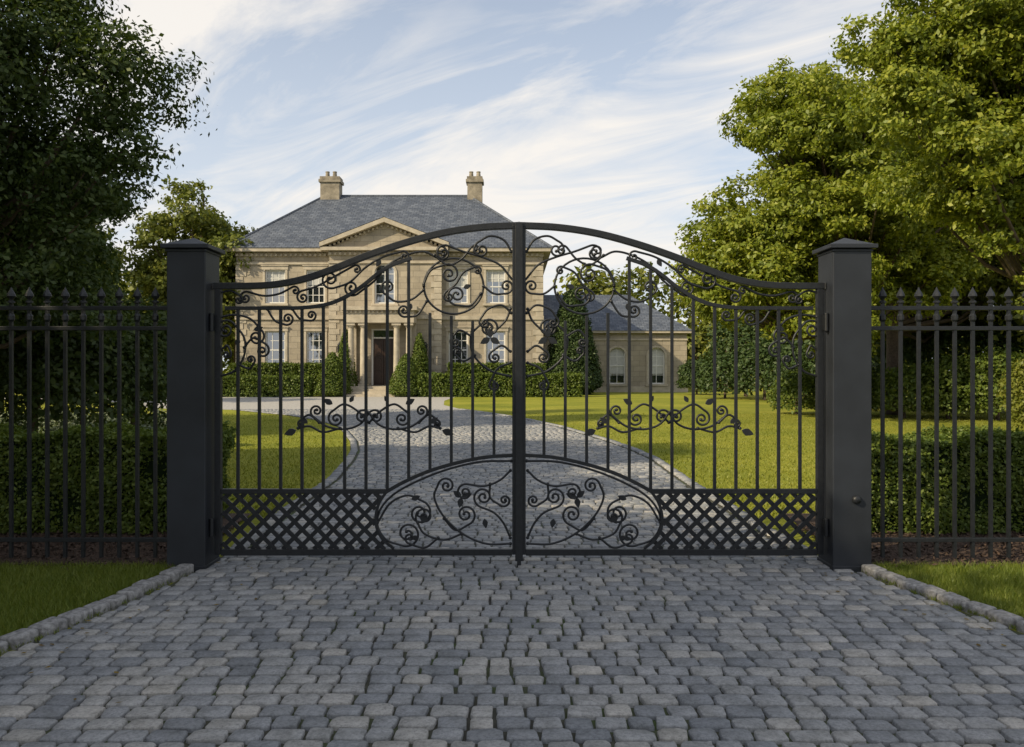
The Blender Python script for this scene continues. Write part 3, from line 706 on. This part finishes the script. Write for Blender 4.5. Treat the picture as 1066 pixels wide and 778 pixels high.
cw=(hx(391.5),hx(412.5),hz(317),hz(276),True); dr=(hx(388),hx(413),hz(401),hz(343),False)
wall(WL,BA,BB,0,ZE,YB,[cw,dr]); window(*cw[:4],YB,True,2,4,reflect=.0)
for x in (BA,): WL.poly([(x,HY,0),(x,YB,0),(x,YB,ZE),(x,HY,ZE)])
WL.poly([(BB,YB,0),(BB,HY,0),(BB,HY,ZE),(BB,YB,ZE)])
WL.poly([(XA,HY+DEP,0),(XA,HY,0),(XA,HY,ZE),(XA,HY+DEP,ZE)]); WL.poly([(XB,HY,0),(XB,HY+DEP,0),(XB,HY+DEP,ZE),(XB,HY,ZE)]); WL.poly([(XB,HY+DEP,0),(XA,HY+DEP,0),(XA,HY+DEP,ZE),(XB,HY+DEP,ZE)])
for (a,b_,y) in ((XA-.06,BA-.001,HY),(BA-.06,BB+.06,YB),(BB+.001,XB+.06,HY)):
    if y==YB: 
        TR.box(a,hx(386),y-.08,y+.02,0,.45); TR.box(hx(415),b_,y-.08,y+.02,0,.45)
    else: TR.box(a,b_,y-.08,y+.02,0,.45)
    TR.box(a,b_,y-.10,y+.02,hz(333),hz(329)); 
    TR.box(a,b_,y-.10,y+.02,ZE-.75,ZE-.62); TR.box(a,b_,y-.06,y+.02,ZE-.25,ZE-.02)
    x=a+.1
    while x<b_-.2: TR.box(x,x+.13,y-.20,y-.061,ZE-.24,ZE-.1); x+=.30
TR.box(XA-.5,BA-.5,HY-.5,HY+.05,ZE,ZE+.22); TR.box(BB+.5,XB+.5,HY-.5,HY+.05,ZE,ZE+.22); TR.box(BA-.45,BB+.45,YB-.45,HY+.06,ZE+.003,ZE+.20)
TR.box(XA-.5,XA+.03,HY+.051,HY+DEP+.5,ZE,ZE+.22); TR.box(XB-.03,XB+.5,HY+.051,HY+DEP+.5,ZE,ZE+.22)
for xq,yq,sg in ((XA,HY,1),(XB,HY,-1),(BA,YB,1),(BB,YB,-1)):
    z=.46; i=0
    while z<ZE-.8:
        L=.62 if i%2 else .42; xs_=sorted((xq-sg*.03,xq+sg*L)); TR.box(xs_[0],xs_[1],yq-.035,yq+.25,z,z+.33); z+=.36; i+=1
pz=ZE+.21; apx=hz(229.5); pcx=(BA+BB)/2
WL.poly([(BA,YB-.02,pz),(BB,YB-.02,pz),(pcx,YB-.02,apx-.25)])
for s in (-1,1):
    xe=pcx+s*((BB-BA)/2+.5)
    P=[(xe,pz-.0),(pcx,apx-.28),(pcx,apx),(xe,pz+.26)]
    if s>0: P=P[::-1]
    TR.prism(P,YB-.5,HY+.6)
    for q in np.linspace(.08,.95,14):
        x=xe+(pcx-xe)*q; z=pz+(apx-.28-pz)*q-.02; TR.box(x-.065,x+.065,YB-.16,YB-.03,z-.16,z-.02)
RF.poly([(pcx,YB-.52,apx+.02),(pcx-(BB-BA)/2-.52,YB-.52,pz+.28),(pcx-(BB-BA)/2-.52,HY+5,pz+.28),(pcx,HY+5,apx+.02)])
RF.poly([(pcx+(BB-BA)/2+.52,YB-.52,pz+.28),(pcx,YB-.52,apx+.02),(pcx,HY+5,apx+.02),(pcx+(BB-BA)/2+.52,HY+5,pz+.28)])
ze=ZE+.225; zr=13.55; yr=HY+6; ra,rb=hx(338)*55/49,hx(488)*55/49
q=[(XA-.55,HY-.55,ze),(XB+.55,HY-.55,ze),(XB+.55,HY+DEP+.55,ze),(XA-.55,HY+DEP+.55,ze),(ra,yr,zr),(rb,yr,zr)]
for f_ in ((0,1,5,4),(1,2,5),(2,3,4,5),(3,0,4)): RF.poly([q[i] for i in f_])
TR2=B()
for i,j in ((0,4),(1,5),(4,5)):
    V,Fc=tube_data([q[i],q[j]],[.09,.09],6); TR2.add(V,Fc)
TR2.finish('ridge_tiles',slate,house)
CH=B()
for p,yy,t_,w_ in ((345,yr,184,1.3),(494.5,yr,184,1.0)):
    kk=yy/F; x=(p-533)*kk; zt=CAMH+(385-t_)*kk
    CH.box(x-w_/2,x+w_/2,yy-.5,yy+.5,11.4,zt-.5); CH.box(x-w_/2-.1,x+w_/2+.1,yy-.6,yy+.6,zt-.498,zt-.3); CH.box(x-w_/2-.03,x+w_/2+.03,yy-.53,yy+.53,zt-.298,zt-.1)
    for dx in (-.26,.24): CH.lathe(x+dx,yy,[(.0,zt-.1),(.17,zt-.1),(.13,zt+.25),(.15,zt+.27),(.15,zt+.33),(.1,zt+.33)],10)
CH.finish('chimneys',chst,house)
# portico
PA,PB=hx(366),hx(435); pt=hz(322); pb=hz(338); y0=YB-1.5
TR.box(PA,PB,y0,YB-.002,pb,pt-.22); TR.box(PA-.2,PB+.2,y0-.2,YB-.003,pt-.218,pt)
x=PA+.1
while x<PB-.1: TR.box(x,x+.11,y0-.1,y0-.001,pt-.36,pt-.23); x+=.26
for x in (PA+.32,PA+1.05,PB-1.05,PB-.32):
    TR.box(x-.27,x+.27,y0+.05,y0+.59,.58,.72); TR.lathe(x,y0+.32,[(.25,.72),(.25,.80),(.2,.86),(.195,1.8),(.165,pb-.32),(.2,pb-.28),(.24,pb-.16)],16); TR.box(x-.27,x+.27,y0+.05,y0+.59,pb-.159,pb-.002)
for x in (PA+.02,PB-.42): TR.box(x,x+.4,YB-.12,YB-.004,.58,pb-.003)
for i in range(4): TR.box(PA-.3,PB+.3,y0-.35-.32*(3-i),YB-.09 if i==3 else y0-.35-.32*(2-i)-.001,0,.145*(i+1))
D=B(); da,db=dr[0]+.12,dr[1]-.12; dz=hz(353); yd=YB+.12
D.box(da,(da+db)/2-.008,yd,yd+.06,.6,dz); D.box((da+db)/2+.008,db,yd,yd+.06,.6,dz)
for xa in (da+.12,(da+db)/2+.1):
    for za,zb in ((.75,1.35),(1.5,2.3),(2.42,dz-.1)): D.box(xa,xa+(db-da)/2-.24,yd-.03,yd-.001,za,zb)
D.finish('front_door',doorm,house,.01)
WF.box(da-.11,da-.002,yd-.05,yd+.08,.58,dr[3]); WF.box(db+.002,db+.11,yd-.05,yd+.08,.58,dr[3]); WF.box(da,db,yd-.04,yd+.06,dz+.003,dz+.09); WF.box(da,db,yd-.04,yd+.06,dr[3]-.08,dr[3]); GL.poly([(da,yd+.04,dz),(db,yd+.04,dz),(db,yd+.04,dr[3]),(da,yd+.04,dr[3])])
WF.poly([(dr[0],YB+.21,0),(dr[1],YB+.21,0),(dr[1],YB+.21,.6),(dr[0],YB+.21,.6)])
lant=B()
for x in (PA-.55,PB+.55):
    lant.box(x-.12,x+.12,YB-.35,YB-.12,2.6,3.05); lant.lathe(x,YB-.235,[(.17,3.052),(.02,3.25)],8); lant.box(x-.03,x+.03,YB-.118,YB-.001,2.75,2.85)
lant.finish('wall_lanterns',iron,house)
# wing
WY=55.0; wk=WY/F; wx0,wx1=XB+.003,(715-533)*wk; wz=CAMH+(385-347)*wk
ops=[((a-533)*wk,(b_-533)*wk,CAMH+(385-400)*wk,CAMH+(385-362)*wk,True) for a,b_ in ((634,651),(675,692))]+[((596-533)*wk,(612-533)*wk,CAMH+(385-400)*wk,CAMH+(385-362)*wk,True)]
wall(WL,wx0,wx1,0,wz,WY,ops)
for o in ops: window(*o[:4],WY,True,2,4,reflect=.72)
WL.poly([(wx1,WY,0),(wx1,WY+8,0),(wx1,WY+8,wz),(wx1,WY,wz)]); WL.poly([(wx1,WY+8,0),(wx0,WY+8,0),(wx0,WY+8,wz),(wx1,WY+8,wz)])
TR.box(wx0,wx1+.06,WY-.08,WY+.02,0,.4); TR.box(wx0,wx1+.3,WY-.3,WY+.05,wz,wz+.16); TR.box(wx0,wx1+.05,WY-.06,WY+.02,wz-.5,wz-.38); TR.box(wx1-.02,wx1+.3,WY+.051,WY+8.3,wz,wz+.16)
zr2=7.1; rb2=(655-533)*(WY+4)/F; z0=wz+.165
q=[(wx0,WY-.35,z0),(wx1+.35,WY-.35,z0),(wx1+.35,WY+8.35,z0),(wx0,WY+8.35,z0),(wx0,WY+4,zr2),(rb2,WY+4,zr2)]
for f_ in ((0,1,5,4),(1,2,5),(2,3,4,5)): RF.poly([q[i] for i in f_])
WL.finish('walls',stone,house); TR.finish('stone_trim_and_portico',trim,house); RF.finish('slate_roof',slate,house); WF.finish('window_frames',white,house); GL.finish('window_panes',glass,house); RP.finish('pane_reflections',reflm,house)

# ------------------------------------------------------------ camera
cd=bpy.data.cameras.new('camera'); cam=link(bpy.data.objects.new('camera',cd)); cam.location=(0,0,CAMH); cam.rotation_euler=(math.radians(90),0,0)
cd.sensor_width=36; cd.lens=28.0; cd.shift_y=-4/1066; cd.clip_start=.05; cd.clip_end=3000
S.camera=cam
